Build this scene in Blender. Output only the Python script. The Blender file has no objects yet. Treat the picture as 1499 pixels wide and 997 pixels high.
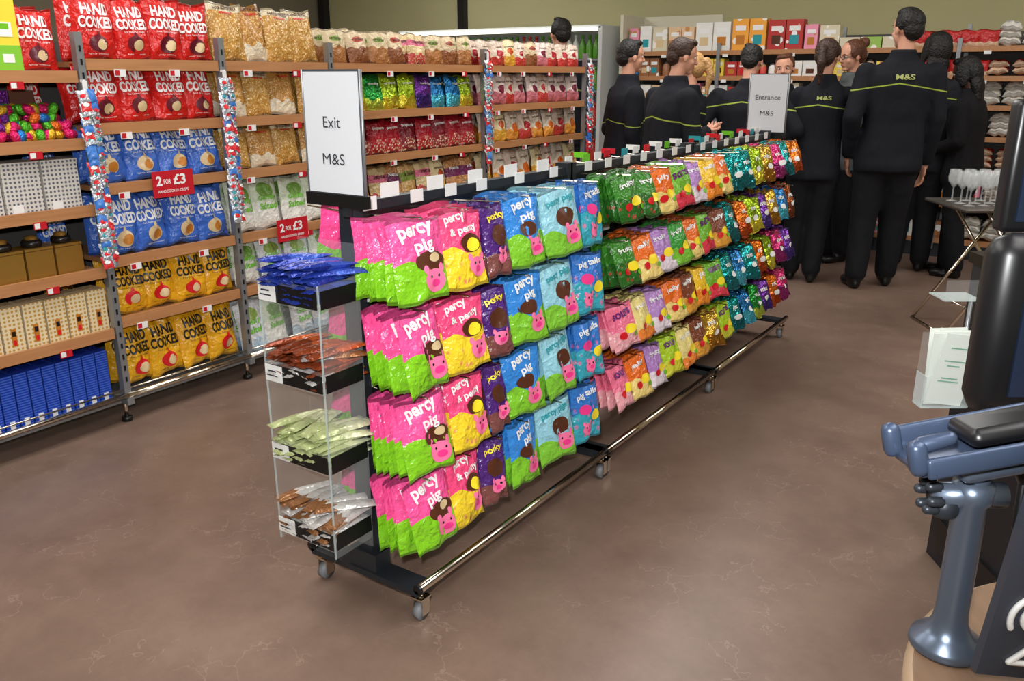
import bpy, math, random
import numpy as np
from mathutils import Matrix, Vector
from mathutils.bvhtree import BVHTree
random.seed(7); rng=np.random.RandomState(7)
SC=bpy.context.scene
COL=SC.collection
try:
    SC.view_settings.view_transform='Standard'
except Exception: pass
def lin(c):
    o=[]
    for x in c[:3]:
        x=x/255.0
        o.append(x/12.92 if x<=0.04045 else ((x+0.055)/1.055)**2.4)
    return (o[0],o[1],o[2],1.0)
# ------------------------------------------------------------ materials
MATS={}
def newmat(name):
    m=bpy.data.materials.new(name); m.use_nodes=True
    MATS[name]=m
    return m,m.node_tree,m.node_tree.nodes['Principled BSDF']
def N(nt,t,**k):
    n=nt.nodes.new(t)
    for a,b in k.items(): setattr(n,a,b)
    return n
def math_(nt,op,a,b=None,c=None):
    n=nt.nodes.new('ShaderNodeMath'); n.operation=op
    for i,v in enumerate((a,b,c)):
        if v is None: continue
        if isinstance(v,(int,float)): n.inputs[i].default_value=v
        else: nt.links.new(v,n.inputs[i])
    return n.outputs[0]
def mixc(nt,f,a,b):
    n=nt.nodes.new('ShaderNodeMix'); n.data_type='RGBA'
    for i,v in ((0,f),(6,a),(7,b)):
        if isinstance(v,(int,float)): n.inputs[i].default_value=v
        elif isinstance(v,tuple): n.inputs[i].default_value=v
        else: nt.links.new(v,n.inputs[i])
    return n.outputs[2]
def addbump(nt,b,strength,scale,detail=2,dist=0.01,coord='Object'):
    tc=N(nt,'ShaderNodeTexCoord'); nz=N(nt,'ShaderNodeTexNoise')
    nz.inputs['Scale'].default_value=scale; nz.inputs['Detail'].default_value=detail
    nt.links.new(tc.outputs[coord],nz.inputs['Vector'])
    bp=N(nt,'ShaderNodeBump'); bp.inputs['Strength'].default_value=strength; bp.inputs['Distance'].default_value=dist
    nt.links.new(nz.outputs['Fac'],bp.inputs['Height']); nt.links.new(bp.outputs[0],b.inputs['Normal'])
def mat(name,col,rough=.5,metal=0,bump=0,bscale=40,coat=0,trans=0,emit=0,alpha=1,var=0,vscale=8,ior=1.45):
    if name in MATS: return name
    m,nt,b=newmat(name)
    b.inputs['Base Color'].default_value=lin(col); b.inputs['Roughness'].default_value=rough
    b.inputs['Metallic'].default_value=metal; b.inputs['Coat Weight'].default_value=coat
    b.inputs['Transmission Weight'].default_value=trans; b.inputs['IOR'].default_value=ior
    b.inputs['Alpha'].default_value=alpha
    if emit:
        b.inputs['Emission Color'].default_value=lin(col); b.inputs['Emission Strength'].default_value=emit
    if var:
        tc=N(nt,'ShaderNodeTexCoord'); nz=N(nt,'ShaderNodeTexNoise'); nz.inputs['Scale'].default_value=vscale
        nz.inputs['Detail'].default_value=4
        nt.links.new(tc.outputs['Object'],nz.inputs['Vector'])
        a=lin([max(0,x*(1-var)) for x in col]); c=lin([min(255,x*(1+var)) for x in col])
        nt.links.new(mixc(nt,nz.outputs['Fac'],a,c),b.inputs['Base Color'])
    if bump: addbump(nt,b,bump,bscale)
    return name
def bagmat(name,c1,c2=None,thr=.5,amp=.04,freq=14,band=None,blob=None,spots=None,metal=0,rough=.26,bump=.9,bs=24):
    m,nt,b=newmat(name)
    uv=N(nt,'ShaderNodeUVMap'); uv.uv_map='UVMap'; sp=N(nt,'ShaderNodeSeparateXYZ')
    nt.links.new(uv.outputs[0],sp.inputs[0]); U,V=sp.outputs[0],sp.outputs[1]
    col=lin(c1)
    if c2 is not None:
        s=math_(nt,'SINE',math_(nt,'MULTIPLY',U,freq))
        e=math_(nt,'MULTIPLY_ADD',s,amp,thr)
        col=mixc(nt,math_(nt,'LESS_THAN',V,e),col,lin(c2))
    if spots:
        vo=N(nt,'ShaderNodeTexVoronoi'); vo.inputs['Scale'].default_value=spots[1]
        nt.links.new(uv.outputs[0],vo.inputs['Vector'])
        f=math_(nt,'MULTIPLY_ADD',vo.outputs['Distance'],-3.5,3.5*spots[2]+.5)
        f=math_(nt,'MINIMUM',math_(nt,'MAXIMUM',f,0.0),1.0)
        if len(spots)>3:
            f=math_(nt,'MULTIPLY',f,math_(nt,'LESS_THAN',V,spots[3]))
        col=mixc(nt,f,col,lin(spots[0]))
    if blob:
        bx,by,rx,ry,bc=blob
        dx=math_(nt,'DIVIDE',math_(nt,'SUBTRACT',U,bx),rx); dy=math_(nt,'DIVIDE',math_(nt,'SUBTRACT',V,by),ry)
        d=math_(nt,'ADD',math_(nt,'MULTIPLY',dx,dx),math_(nt,'MULTIPLY',dy,dy))
        col=mixc(nt,math_(nt,'LESS_THAN',d,1.0),col,lin(bc))
    if band:
        f=math_(nt,'MULTIPLY',math_(nt,'GREATER_THAN',V,band[0]),math_(nt,'LESS_THAN',V,band[1]))
        col=mixc(nt,f,col,lin(band[2]))
    if isinstance(col,tuple): b.inputs['Base Color'].default_value=col
    else: nt.links.new(col,b.inputs['Base Color'])
    b.inputs['Metallic'].default_value=metal; b.inputs['Roughness'].default_value=rough
    tc=N(nt,'ShaderNodeTexCoord'); n1=N(nt,'ShaderNodeTexNoise'); n1.inputs['Scale'].default_value=bs; n1.inputs['Detail'].default_value=3
    nt.links.new(tc.outputs['Object'],n1.inputs['Vector'])
    rid=math_(nt,'ABSOLUTE',math_(nt,'SUBTRACT',n1.outputs['Fac'],.5))
    n2=N(nt,'ShaderNodeTexNoise'); n2.inputs['Scale'].default_value=bs*.45; n2.inputs['Detail'].default_value=2
    nt.links.new(tc.outputs['Object'],n2.inputs['Vector'])
    hgt=math_(nt,'MULTIPLY_ADD',rid,-1.2,n2.outputs['Fac'])
    seal=math_(nt,'GREATER_THAN',math_(nt,'ABSOLUTE',math_(nt,'SUBTRACT',V,.5)),.455)
    cr=math_(nt,'MULTIPLY',math_(nt,'SINE',math_(nt,'MULTIPLY',V,700)),.12)
    hgt=math_(nt,'MULTIPLY_ADD',seal,cr,hgt)
    bp=N(nt,'ShaderNodeBump'); bp.inputs['Strength'].default_value=bump; bp.inputs['Distance'].default_value=.022
    nt.links.new(hgt,bp.inputs['Height']); nt.links.new(bp.outputs[0],b.inputs['Normal'])
    return name
# ------------------------------------------------------------ mesh builder
class Piece:
    def __init__(s,V,F,mat,UV=None,smooth=True):
        s.V=np.asarray(V,float).reshape(-1,3)
        s.sizes=np.array([len(f) for f in F],int)
        s.loops=np.array([i for f in F for i in f],int)
        s.UV=np.zeros((len(s.V),2)) if UV is None else np.asarray(UV,float)
        s.mat=mat; s.smooth=smooth
class MB:
    def __init__(s): s.v=[];s.l=[];s.z=[];s.uv=[];s.mi=[];s.sm=[];s.n=0;s.slots=[]
    def add(s,p,M=None,mat=None):
        V=p.V
        if M is not None:
            A=np.array(M); V=V@A[:3,:3].T+A[:3,3]
        m=mat or p.mat
        if m not in s.slots: s.slots.append(m)
        s.v.append(V); s.l.append(p.loops+s.n); s.z.append(p.sizes); s.uv.append(p.UV)
        s.mi.append(np.full(len(p.sizes),s.slots.index(m))); s.sm.append(np.full(len(p.sizes),p.smooth))
        s.n+=len(V)
    def place(s,ps,M):
        for p in ps: s.add(p,M)
    def box(s,c,sz,mat,M=None,bev=0):
        s.add(boxp(c,sz,mat,bev),M)
    def cyl(s,p0,p1,r0,mat,r1=None,n=10,M=None):
        s.add(cylp(p0,p1,r0,r0 if r1 is None else r1,mat,n),M)
    def build(s,name,loc=(0,0,0),rotz=0,parent=None):
        me=bpy.data.meshes.new(name)
        V=np.concatenate(s.v); L=np.concatenate(s.l); Z=np.concatenate(s.z); UV=np.concatenate(s.uv)
        me.vertices.add(len(V)); me.vertices.foreach_set('co',V.ravel())
        me.loops.add(len(L)); me.loops.foreach_set('vertex_index',L)
        st=np.concatenate([[0],np.cumsum(Z)[:-1]]).astype(int)
        me.polygons.add(len(Z)); me.polygons.foreach_set('loop_start',st)
        me.polygons.foreach_set('material_index',np.concatenate(s.mi))
        me.polygons.foreach_set('use_smooth',np.concatenate(s.sm))
        u=me.uv_layers.new(name='UVMap'); u.data.foreach_set('uv',UV[L].ravel())
        me.update(calc_edges=True); me.validate()
        for m in s.slots: me.materials.append(MATS[m])
        o=bpy.data.objects.new(name,me); COL.objects.link(o)
        o.location=loc; o.rotation_euler=(0,0,rotz)
        if parent: o.parent=parent
        return o
def boxp(c,sz,mat,bev=0):
    x,y,z=c; a,b,d=sz[0]/2,sz[1]/2,sz[2]/2
    if bev<=0:
        V=[(x+i*a,y+j*b,z+k*d) for i in(-1,1) for j in(-1,1) for k in(-1,1)]
        F=[(0,1,3,2),(4,6,7,5),(0,4,5,1),(2,3,7,6),(0,2,6,4),(1,5,7,3)]
        UV=[((i+1)/2*.5+(j+1)/2*.5,(k+1)/2) for i in(-1,1) for j in(-1,1) for k in(-1,1)]
        return Piece(V,F,mat,UV,False)
    n=4; ring=[]
    for q,(sx,sy) in enumerate(((1,1),(-1,1),(-1,-1),(1,-1))):
        for i in range(n):
            t=math.pi/2*(q+i/(n-1)); ring.append((sx*(a-bev),sy*(b-bev),math.cos(t),math.sin(t)))
    V=[];F=[];m=len(ring)
    lv=[(-d,.0),(-d+bev*.3,.7),(-d+bev,1),(d-bev,1),(d-bev*.3,.7),(d,.0)]
    for zz,f in lv:
        for r in ring: V.append((x+r[0]+r[2]*bev*f,y+r[1]+r[3]*bev*f,z+zz))
    for k in range(len(lv)-1):
        for i in range(m):
            j=(i+1)%m; F.append((k*m+i,k*m+j,(k+1)*m+j,(k+1)*m+i))
    F.append(tuple(range(m))[::-1]); F.append(tuple((len(lv)-1)*m+i for i in range(m)))
    return Piece(V,F,mat,None,True)
def frame(d):
    d=Vector(d).normalized(); a=Vector((0,0,1)) if abs(d.z)<.9 else Vector((1,0,0))
    x=a.cross(d).normalized(); return x,d.cross(x),d
def cylp(p0,p1,r0,r1,mat,n=10):
    p0=Vector(p0);p1=Vector(p1);x,y,d=frame(p1-p0);V=[];F=[]
    for p,r in((p0,r0),(p1,r1)):
        for i in range(n):
            t=2*math.pi*i/n; V.append(p+x*math.cos(t)*r+y*math.sin(t)*r)
    for i in range(n):
        j=(i+1)%n; F.append((i,j,n+j,n+i))
    F.append(tuple(range(n))[::-1]); F.append(tuple(range(n,2*n)))
    return Piece([tuple(v) for v in V],F,mat,None,n>6)
def lathe(prof,mat,n=20,c=(0,0,0)):
    V=[];F=[]
    for r,z in prof:
        for i in range(n):
            t=2*math.pi*i/n; V.append((c[0]+r*math.cos(t),c[1]+r*math.sin(t),c[2]+z))
    for k in range(len(prof)-1):
        for i in range(n):
            j=(i+1)%n; F.append((k*n+i,k*n+j,(k+1)*n+j,(k+1)*n+i))
    return Piece(V,F,mat)
def ell(c,r,mat='x',n=16,m=10,M=None):
    V=[(0,0,-1)];F=[]
    for k in range(1,m):
        p=math.pi*k/m-math.pi/2
        for i in range(n):
            t=2*math.pi*i/n; V.append((math.cos(p)*math.cos(t),math.cos(p)*math.sin(t),math.sin(p)))
    V.append((0,0,1)); L=len(V)-1
    for i in range(n):
        j=(i+1)%n; F.append((0,1+j,1+i)); F.append((L,L-n+i,L-n+j))
    for k in range(m-2):
        for i in range(n):
            j=(i+1)%n; a=1+k*n; F.append((a+i,a+j,a+n+j,a+n+i))
    V=np.array(V)*np.array(r)
    if M is not None: V=V@np.array(M.to_3x3()).T
    return Piece(V+np.array(c),F,mat)
def capsule(p0,r0,p1,r1,mat='x',n=14):
    p0=Vector(p0);p1=Vector(p1);x,y,d=frame(p1-p0);V=[];F=[];rows=[]
    for k in range(5): 
        a=math.pi/2*k/5; rows.append((p0-d*r0*math.cos(a),max(r0*math.sin(a),1e-4)))
    rows.append((p0,r0)); rows.append((p0.lerp(p1,.5),(r0+r1)/2)); rows.append((p1,r1))
    for k in range(1,6):
        a=math.pi/2*k/5; rows.append((p1+d*r1*math.sin(a),max(r1*math.cos(a),1e-4)))
    for p,r in rows:
        for i in range(n):
            t=2*math.pi*i/n; V.append(tuple(p+x*math.cos(t)*r+y*math.sin(t)*r))
    R=len(rows)
    for k in range(R-1):
        for i in range(n):
            j=(i+1)%n; F.append((k*n+i,k*n+j,(k+1)*n+j,(k+1)*n+i))
    F.append(tuple(range(n))[::-1]); F.append(tuple((R-1)*n+i for i in range(n)))
    return Piece(V,F,mat)
def loft(rows,mat='x',n=24):
    V=[];F=[]
    for z,rx,ry,cx,cy in rows:
        for i in range(n):
            t=2*math.pi*i/n; c,s=math.cos(t),math.sin(t)
            V.append((cx+rx*math.copysign(abs(c)**.85,c),cy+ry*math.copysign(abs(s)**.85,s),z))
    R=len(rows)
    for k in range(R-1):
        for i in range(n):
            j=(i+1)%n; F.append((k*n+i,k*n+j,(k+1)*n+j,(k+1)*n+i))
    F.append(tuple(range(n))[::-1]); F.append(tuple((R-1)*n+i for i in range(n)))
    return Piece(V,F,mat)
def remesh(parts,voxel,smooth=6):
    mb=MB(); 
    if 'x' not in MATS: mat('x',(128,128,128))
    for p in parts: mb.add(p,mat='x')
    o=mb.build('tmp'); r=o.modifiers.new('r','REMESH'); r.mode='VOXEL'; r.voxel_size=voxel
    if smooth:
        q=o.modifiers.new('s','SMOOTH'); q.iterations=smooth; q.factor=.5
    dg=bpy.context.evaluated_depsgraph_get(); me=bpy.data.meshes.new_from_object(o.evaluated_get(dg))
    V=np.empty(len(me.vertices)*3); me.vertices.foreach_get('co',V); V=V.reshape(-1,3)
    F=[tuple(p.vertices) for p in me.polygons]
    om=o.data; bpy.data.objects.remove(o); bpy.data.meshes.remove(om); bpy.data.meshes.remove(me)
    return V,F
TX={}
def text2d(s,width,height,bold=0.0):
    k=(s,bold)
    if k not in TX:
        c=bpy.data.curves.new('t','FONT'); c.body=s; c.offset=bold; c.resolution_u=3
        o=bpy.data.objects.new('t',c); COL.objects.link(o)
        dg=bpy.context.evaluated_depsgraph_get(); me=bpy.data.meshes.new_from_object(o.evaluated_get(dg))
        V=np.empty(len(me.vertices)*3); me.vertices.foreach_get('co',V); V=V.reshape(-1,3)[:,:2]
        F=[tuple(p.vertices) for p in me.polygons]
        bpy.data.objects.remove(o); bpy.data.curves.remove(c); bpy.data.meshes.remove(me)
        V=V-V.min(0); V=V/V.max(0)-.5; TX[k]=(V,F)
    V,F=TX[k]
    return V*np.array([width,height]),F
def disc2d(rx,rz,n=16,rings=2):
    V=[(0,0)];F=[]
    for k in range(1,rings+1):
        for i in range(n):
            t=2*math.pi*i/n; V.append((rx*k/rings*math.cos(t),rz*k/rings*math.sin(t)))
    for i in range(n):
        j=(i+1)%n; F.append((0,1+i,1+j))
        for k in range(rings-1):
            a=1+k*n; F.append((a+i,a+n+i,a+n+j,a+j))
    return np.array(V),F
# ------------------------------------------------------------ bags
class Bag:
    def __init__(s,w,h,t,seed=0,p=.8,cr=.004,nx=12,nz=14,back=.7):
        s.w,s.h,s.t,s.p,s.cr,s.nx,s.nz,s.back=w,h,t,p,cr,nx,nz,back
        r=np.random.RandomState(seed); s.k=r.uniform(2,9,(4,2))*r.choice([-1,1],(4,2)); s.ph=r.uniform(0,6.28,4)
    def surf(s,x,z,side=-1):
        u=np.clip(x/(s.w/2),-1,1); v=np.clip(z/s.h,0,1)
        pr=np.clip(np.sin(np.pi*v**s.p),0,1)**.6
        T=s.t/2*np.clip(1-np.abs(u)**2.6,0,1)**.65*pr
        c=sum(np.sin(a*u+b*v*1.3+q) for (a,b),q in zip(s.k,s.ph))*s.cr*.5*(1-u**4)*(.4+.6*pr)
        e=s.cr*np.sin(7*u+s.ph[0])*(1-pr)
        return side*T*(1 if side<0 else s.back)+c+e
    def pieces(s,mat,decals=()):
        out=[]
        us=np.linspace(-1,1,s.nx+1); vs=(1-np.cos(np.linspace(0,np.pi,s.nz+1)))/2
        uu,vv=np.meshgrid(us,vs); cx=uu*s.w/2*(1-.06*np.sin(np.pi*vv)+.012*np.sin(9*vv+s.ph[1])); z=vv*s.h+s.cr*.8*np.sin(3*uu+s.ph[2])*(2*vv-1)
        uv=np.stack([(uu.ravel()+1)/2,vv.ravel()],1)
        for side in(-1,1):
            y=s.surf(uu*s.w/2,vv*s.h,side)
            V=np.stack([cx.ravel(),y.ravel(),z.ravel()],1);F=[]
            n=s.nx+1
            for k in range(s.nz):
                for i in range(s.nx):
                    q=(k*n+i,k*n+i+1,(k+1)*n+i+1,(k+1)*n+i); F.append(q if side<0 else q[::-1])
            out.append(Piece(V,F,mat,uv))
        for (V2,F,m,x0,z0,off,rot) in decals:
            c,sn=math.cos(rot),math.sin(rot)
            X=x0+V2[:,0]*c-V2[:,1]*sn; Z=z0+V2[:,0]*sn+V2[:,1]*c
            out.append(Piece(np.stack([X,s.surf(X,Z)-off,Z],1),F,m))
        return out
for n_,c in (('white',(236,236,234)),('black',(25,22,20)),('pink',(250,120,165)),('maroon',(95,20,35)),('beige',(215,190,145)),('brown',(85,45,28)),('yellow',(250,225,50)),('red',(210,25,35)),('purple',(100,30,110)),('green',(110,190,40)),('gold',(190,120,40)),('hotpink',(240,60,140)),('teal',(40,150,160))):
    mat('ink_'+n_,c,.35,bump=.25,bscale=30)
RX=Matrix.Rotation(math.pi/2,4,'Z')
# ------------------------------------------------------------ ROOM
def floor_mat():
    m,nt,b=newmat('floor_vinyl')
    tc=N(nt,'ShaderNodeTexCoord')
    n1=N(nt,'ShaderNodeTexNoise'); n1.inputs['Scale'].default_value=3.5; n1.inputs['Detail'].default_value=8; n1.inputs['Roughness'].default_value=.7
    nt.links.new(tc.outputs['Object'],n1.inputs['Vector'])
    r=N(nt,'ShaderNodeValToRGB'); r.color_ramp.elements[0].position=.32; r.color_ramp.elements[1].position=.7
    r.color_ramp.elements[0].color=lin((112,90,78)); r.color_ramp.elements[1].color=lin((136,113,99))
    nt.links.new(n1.outputs['Fac'],r.inputs[0])
    n2=N(nt,'ShaderNodeTexNoise'); n2.inputs['Scale'].default_value=7; n2.inputs['Detail'].default_value=6
    nt.links.new(tc.outputs['Object'],n2.inputs['Vector'])
    va=N(nt,'ShaderNodeVectorMath',operation='MULTIPLY_ADD'); va.inputs[1].default_value=(.3,.3,.3)
    nt.links.new(n2.outputs['Color'],va.inputs[0]); nt.links.new(tc.outputs['Object'],va.inputs[2])
    vo=N(nt,'ShaderNodeTexVoronoi',feature='DISTANCE_TO_EDGE'); vo.inputs['Scale'].default_value=6.5
    nt.links.new(va.outputs[0],vo.inputs['Vector'])
    f=math_(nt,'LESS_THAN',vo.outputs['Distance'],.011)
    n3=N(nt,'ShaderNodeTexNoise'); n3.inputs['Scale'].default_value=4.5; n3.inputs['Detail'].default_value=3; nt.links.new(tc.outputs['Object'],n3.inputs['Vector'])
    f=math_(nt,'MULTIPLY',f,math_(nt,'GREATER_THAN',n3.outputs['Fac'],.54))
    f=math_(nt,'MULTIPLY',f,.22)
    c=mixc(nt,f,r.outputs[0],lin((190,168,150)))
    n4=N(nt,'ShaderNodeTexNoise'); n4.inputs['Scale'].default_value=70; n4.inputs['Detail'].default_value=3
    nt.links.new(tc.outputs['Object'],n4.inputs['Vector'])
    c=mixc(nt,math_(nt,'MULTIPLY',n4.outputs['Fac'],.3),c,lin((98,80,70)))
    nt.links.new(c,b.inputs['Base Color']); b.inputs['Roughness'].default_value=.36
    bp=N(nt,'ShaderNodeBump'); bp.inputs['Strength'].default_value=.12; bp.inputs['Distance'].default_value=.002
    nt.links.new(n4.outputs['Fac'],bp.inputs['Height']); nt.links.new(bp.outputs[0],b.inputs['Normal'])
floor_mat()
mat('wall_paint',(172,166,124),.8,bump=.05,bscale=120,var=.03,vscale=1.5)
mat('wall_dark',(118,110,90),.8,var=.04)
mat('ceiling_paint',(215,213,205),.8,var=.02); mat('post_dark',(28,26,26),.4)
x0,x1,y0,y1,zc=-8.6,3.2,-2.5,8.4,3.2
def simple(name,c,sz,m):
    b=MB(); b.box((0,0,0),sz,m); return b.build(name,c)
simple('floor',((x0+x1)/2,(y0+y1)/2,-.05),(x1-x0,y1-y0,.1),'floor_vinyl')
simple('ceiling',((x0+x1)/2,(y0+y1)/2,zc+.05),(x1-x0,y1-y0,.1),'ceiling_paint')
simple('wall_back',((x0+x1)/2,y1+.05,zc/2),(x1-x0,.1,zc),'wall_paint')
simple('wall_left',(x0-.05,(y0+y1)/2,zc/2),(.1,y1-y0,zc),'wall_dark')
simple('wall_right',(x1+.05,(y0+y1)/2,zc/2),(.1,y1-y0,zc),'wall_paint')
simple('wall_front',((x0+x1)/2,y0-.05,zc/2),(x1-x0,.1,zc),'wall_paint')
simple('trim_1',(-6.3,y1-.04,zc/2),(.09,.08,zc),'post_dark')
simple('trim_2',(-8.5,y1-.06,zc/2),(.1,.1,zc),'post_dark')
mat('baseboard_mat',(60,55,50),.5)
simple('baseboard_back',((x0+x1)/2,y1-.01,.05),(x1-x0,.02,.1),'baseboard_mat')
# ------------------------------------------------------------ shelving (left)
def wood(name,c1,c2):
    m,nt,b=newmat(name); tc=N(nt,'ShaderNodeTexCoord'); mp=N(nt,'ShaderNodeMapping'); mp.inputs['Scale'].default_value=(30,2,30)
    nt.links.new(tc.outputs['Object'],mp.inputs[0]); nz=N(nt,'ShaderNodeTexNoise'); nz.inputs['Scale'].default_value=2; nz.inputs['Detail'].default_value=5
    nt.links.new(mp.outputs[0],nz.inputs['Vector']); nt.links.new(mixc(nt,nz.outputs['Fac'],lin(c1),lin(c2)),b.inputs['Base Color'])
    b.inputs['Roughness'].default_value=.45
wood('shelf_wood',(152,100,60),(194,140,94))
mat('metal_grey',(150,153,156),.35,.6); mat('chrome',(225,215,198),.15,1); mat('metal_dark',(52,56,62),.4,.5)
mat('back_panel',(72,70,68),.6); mat('tag_white',(228,228,226),.5); mat('tag_red',(190,22,38),.45); mat('black_plastic',(18,18,20),.35)
Z_STD=[1.505,1.26,1.02,.72,.46]; Z_L=[1.46,1.207,.945,.687,.423]
XF=-3.33
def shelving():
    b=MB(); ups=[.62,1.95,2.61,3.28,4.63,5.95]
    for i,y in enumerate(ups):
        b.box((XF+.0,y,.86),(.035,.03,1.5),'metal_grey')
        for z in np.arange(.2,1.58,.05):
            b.box((XF+.0185,y,z),(.002,.008,.022),'black_plastic')
        b.box((XF-.46,y,.86),(.035,.03,1.56),'metal_grey')
        b.box((XF-.22,y,.1),(.5,.03,.03),'metal_grey')
        b.cyl((XF-.02,y,0),(XF-.02,y,.02),.022,'black_plastic'); b.cyl((XF-.02,y,.02),(XF-.02,y,.12),.009,'chrome')
        b.cyl((XF-.44,y,0),(XF-.44,y,.1),.018,'black_plastic')
    b.box((XF-.45,(ups[0]+ups[-1])/2,.87),(.02,ups[-1]-ups[0],1.44),'back_panel')
    for i in range(5):
        a,c=ups[i]+.02,ups[i+1]-.02; zs=Z_L if i==0 else Z_STD
        for z in zs:
            b.box((XF-.215,(a+c)/2,z-.013),(.42,c-a,.02),'shelf_wood')
            b.box((XF+.003,(a+c)/2,z-.014),(.018,c-a,.044),'shelf_wood')
            n=max(1,int((c-a)/.3))
            for k in range(n):
                yy=a+(c-a)*(k+.25+.2*random.random())/n
                b.box((XF+.014,yy,z-.045),(.003,.05,.028),'tag_white' if (i+k)%3 else 'tag_red')
                b.box((XF+.0155,yy-.012,z-.045),(.002,.02,.02),'tag_red' if (i+k)%3 else 'tag_white')
        b.box((XF-.22,(a+c)/2,.1),(.42,c-a,.02),'metal_grey')
        b.cyl((XF+.015,a-.02,.125),(XF+.015,c+.02,.125),.013,'chrome')
        b.cyl((XF+.01,a-.02,.155),(XF+.01,c+.02,.155),.004,'chrome')
    return b.build('shop_shelving_unit')
shelving()
bagmat('crisp_red',(204,30,26),rough=.3,bs=18); bagmat('crisp_blue',(58,104,196),rough=.3,bs=18); bagmat('crisp_yellow',(228,168,26),rough=.3,bs=18)
def crisp_templates(m,ink,pic,pic2):
    out=[]
    for sd in range(4):
        g=Bag(.176,.24,.085,sd+5,.75,.009)
        d=[]
        V,F=text2d('HAND',.112,.042,.04); d.append((V,F,ink,0,.186,.0025,0))
        V,F=text2d('COOKED',.135,.042,.04); d.append((V,F,ink,0,.138,.0025,0))
        V,F=text2d('Sea Salted Crisps',.09,.009,.0); d.append((V,F,ink,0,.108,.0025,0))
        V,F=disc2d(.036,.032); d.append((V,F,pic,0,.062,.0022,0))
        V,F=disc2d(.022,.02); d.append((V,F,pic2,.01,.058,.0034,.4))
        V,F=disc2d(.007,.012,10,1); d.append((V,F,pic,0,.096,.0035,0))
        V,F=text2d('lightly seasoned',.08,.007,.0); d.append((V,F,ink,0,.024,.0025,0))
        out.append(g.pieces(m,d))
    return out
T={}
T['red']=crisp_templates('crisp_red','ink_white','ink_maroon','ink_beige')
T['blue']=crisp_templates('crisp_blue','ink_white','ink_beige','ink_gold')
T['yellow']=crisp_templates('crisp_yellow','ink_black','ink_red','ink_beige')
def gen(name,w,h,t,mk,decals=None,p=.8,cr=.007,n=2,nx=9,nz=10):
    out=[]
    for sd in range(n):
        g=Bag(w,h,t,sum(map(ord,name))%97+sd*13,p,cr,nx,nz)
        out.append(g.pieces(mk,decals or []))
    T[name]=out
def dd(*items):
    r=[]
    for it in items:
        k=it[0]
        if k=='d': _,rx,rz,m,x,z=it; V,F=disc2d(rx,rz); r.append((V,F,m,x,z,.002,0))
        elif k=='e': _,rx,rz,m,x,z,off=it; V,F=disc2d(rx,rz); r.append((V,F,m,x,z,off,0))
        else: _,s,w,h,m,x,z,rot=it; V,F=text2d(s,w,h,.03); r.append((V,F,m,x,z,.0032,rot))
    return r
bagmat('b_clear_gold',(190,140,64),spots=((240,214,150),21,.3,.86),band=(.86,1,(220,206,172)),rough=.2); bagmat('b_clear_gold2',(184,130,62),(228,218,196),.3,spots=((238,206,138),23,.3,.8),rough=.2)
bagmat('b_pale_green',(206,216,192),(228,228,220),.45,spots=((240,238,226),12,.25,.5),blob=(.5,.72,.3,.14,(112,156,66)))
bagmat('b_white_blue',(222,226,230),(176,200,218),.25,spots=((238,232,216),14,.25,.5),blob=(.5,.7,.3,.12,(150,180,90)))
bagmat('b_kraft',(206,186,148),(164,108,60),.5,spots=((200,144,86),18,.3,.5),blob=(.5,.72,.26,.08,(120,150,60)),rough=.4)
bagmat('b_kraft2',(214,192,156),(130,76,42),.48,spots=((172,112,64),18,.3,.46),blob=(.5,.72,.26,.08,(176,66,44)),rough=.4)
bagmat('f_lime',(160,190,40),(215,200,60),.35,metal=.7,rough=.25); bagmat('f_green',(40,150,60),(180,200,70),.3,metal=.7,rough=.25)
bagmat('f_purple',(120,60,165),(70,46,130),.4,metal=.7,rough=.25); bagmat('f_blue',(50,135,205),(80,190,220),.4,metal=.7,rough=.25)
bagmat('f_teal',(34,165,165),(24,120,130),.4,metal=.75,rough=.22); bagmat('f_gold',(214,174,66),(170,116,36),.4,metal=.75,rough=.25)
bagmat('f_orange',(236,124,36),(180,74,26),.4,metal=.7,rough=.25); bagmat('f_magenta',(220,60,126),(140,36,104),.45,metal=.65,rough=.25)
bagmat('f_copper',(170,92,48),(110,56,32),.4,metal=.75,rough=.27)
bagmat('b_redwhite',(168,20,40),(176,36,48),.42,.05,9,spots=((240,226,196),13,.34,.42)); bagmat('b_maroon',(122,18,36),(140,40,50),.4,.06,8,spots=((238,220,186),13,.34,.4))
bagmat('b_nuts',(186,130,80),spots=((226,180,124),19,.32),band=(.5,.76,(118,44,90))); bagmat('b_nuts2',(190,150,90),spots=((232,204,150),19,.32),band=(.55,.78,(130,150,60)))
bagmat('b_nuts3',(214,190,140),(190,70,66),.35,spots=((240,224,180),16,.3,.8),band=(.6,.78,(222,110,140)))
bagmat('b_pinkwhite',(226,208,200),(200,116,126),.4,blob=(.5,.5,.26,.14,(116,26,54)),spots=((170,40,60),14,.2,.4)); bagmat('b_orangewhite',(228,214,194),(226,156,64),.35,blob=(.5,.42,.24,.16,(216,104,34)))
bagmat('b_rosewhite',(220,200,182),(190,60,54),.35,blob=(.45,.5,.22,.13,(168,36,46)),spots=((150,40,40),14,.2,.3)); bagmat('b_yellowwhite',(230,212,164),(216,162,56),.4,blob=(.5,.55,.2,.13,(196,88,40)))
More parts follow.
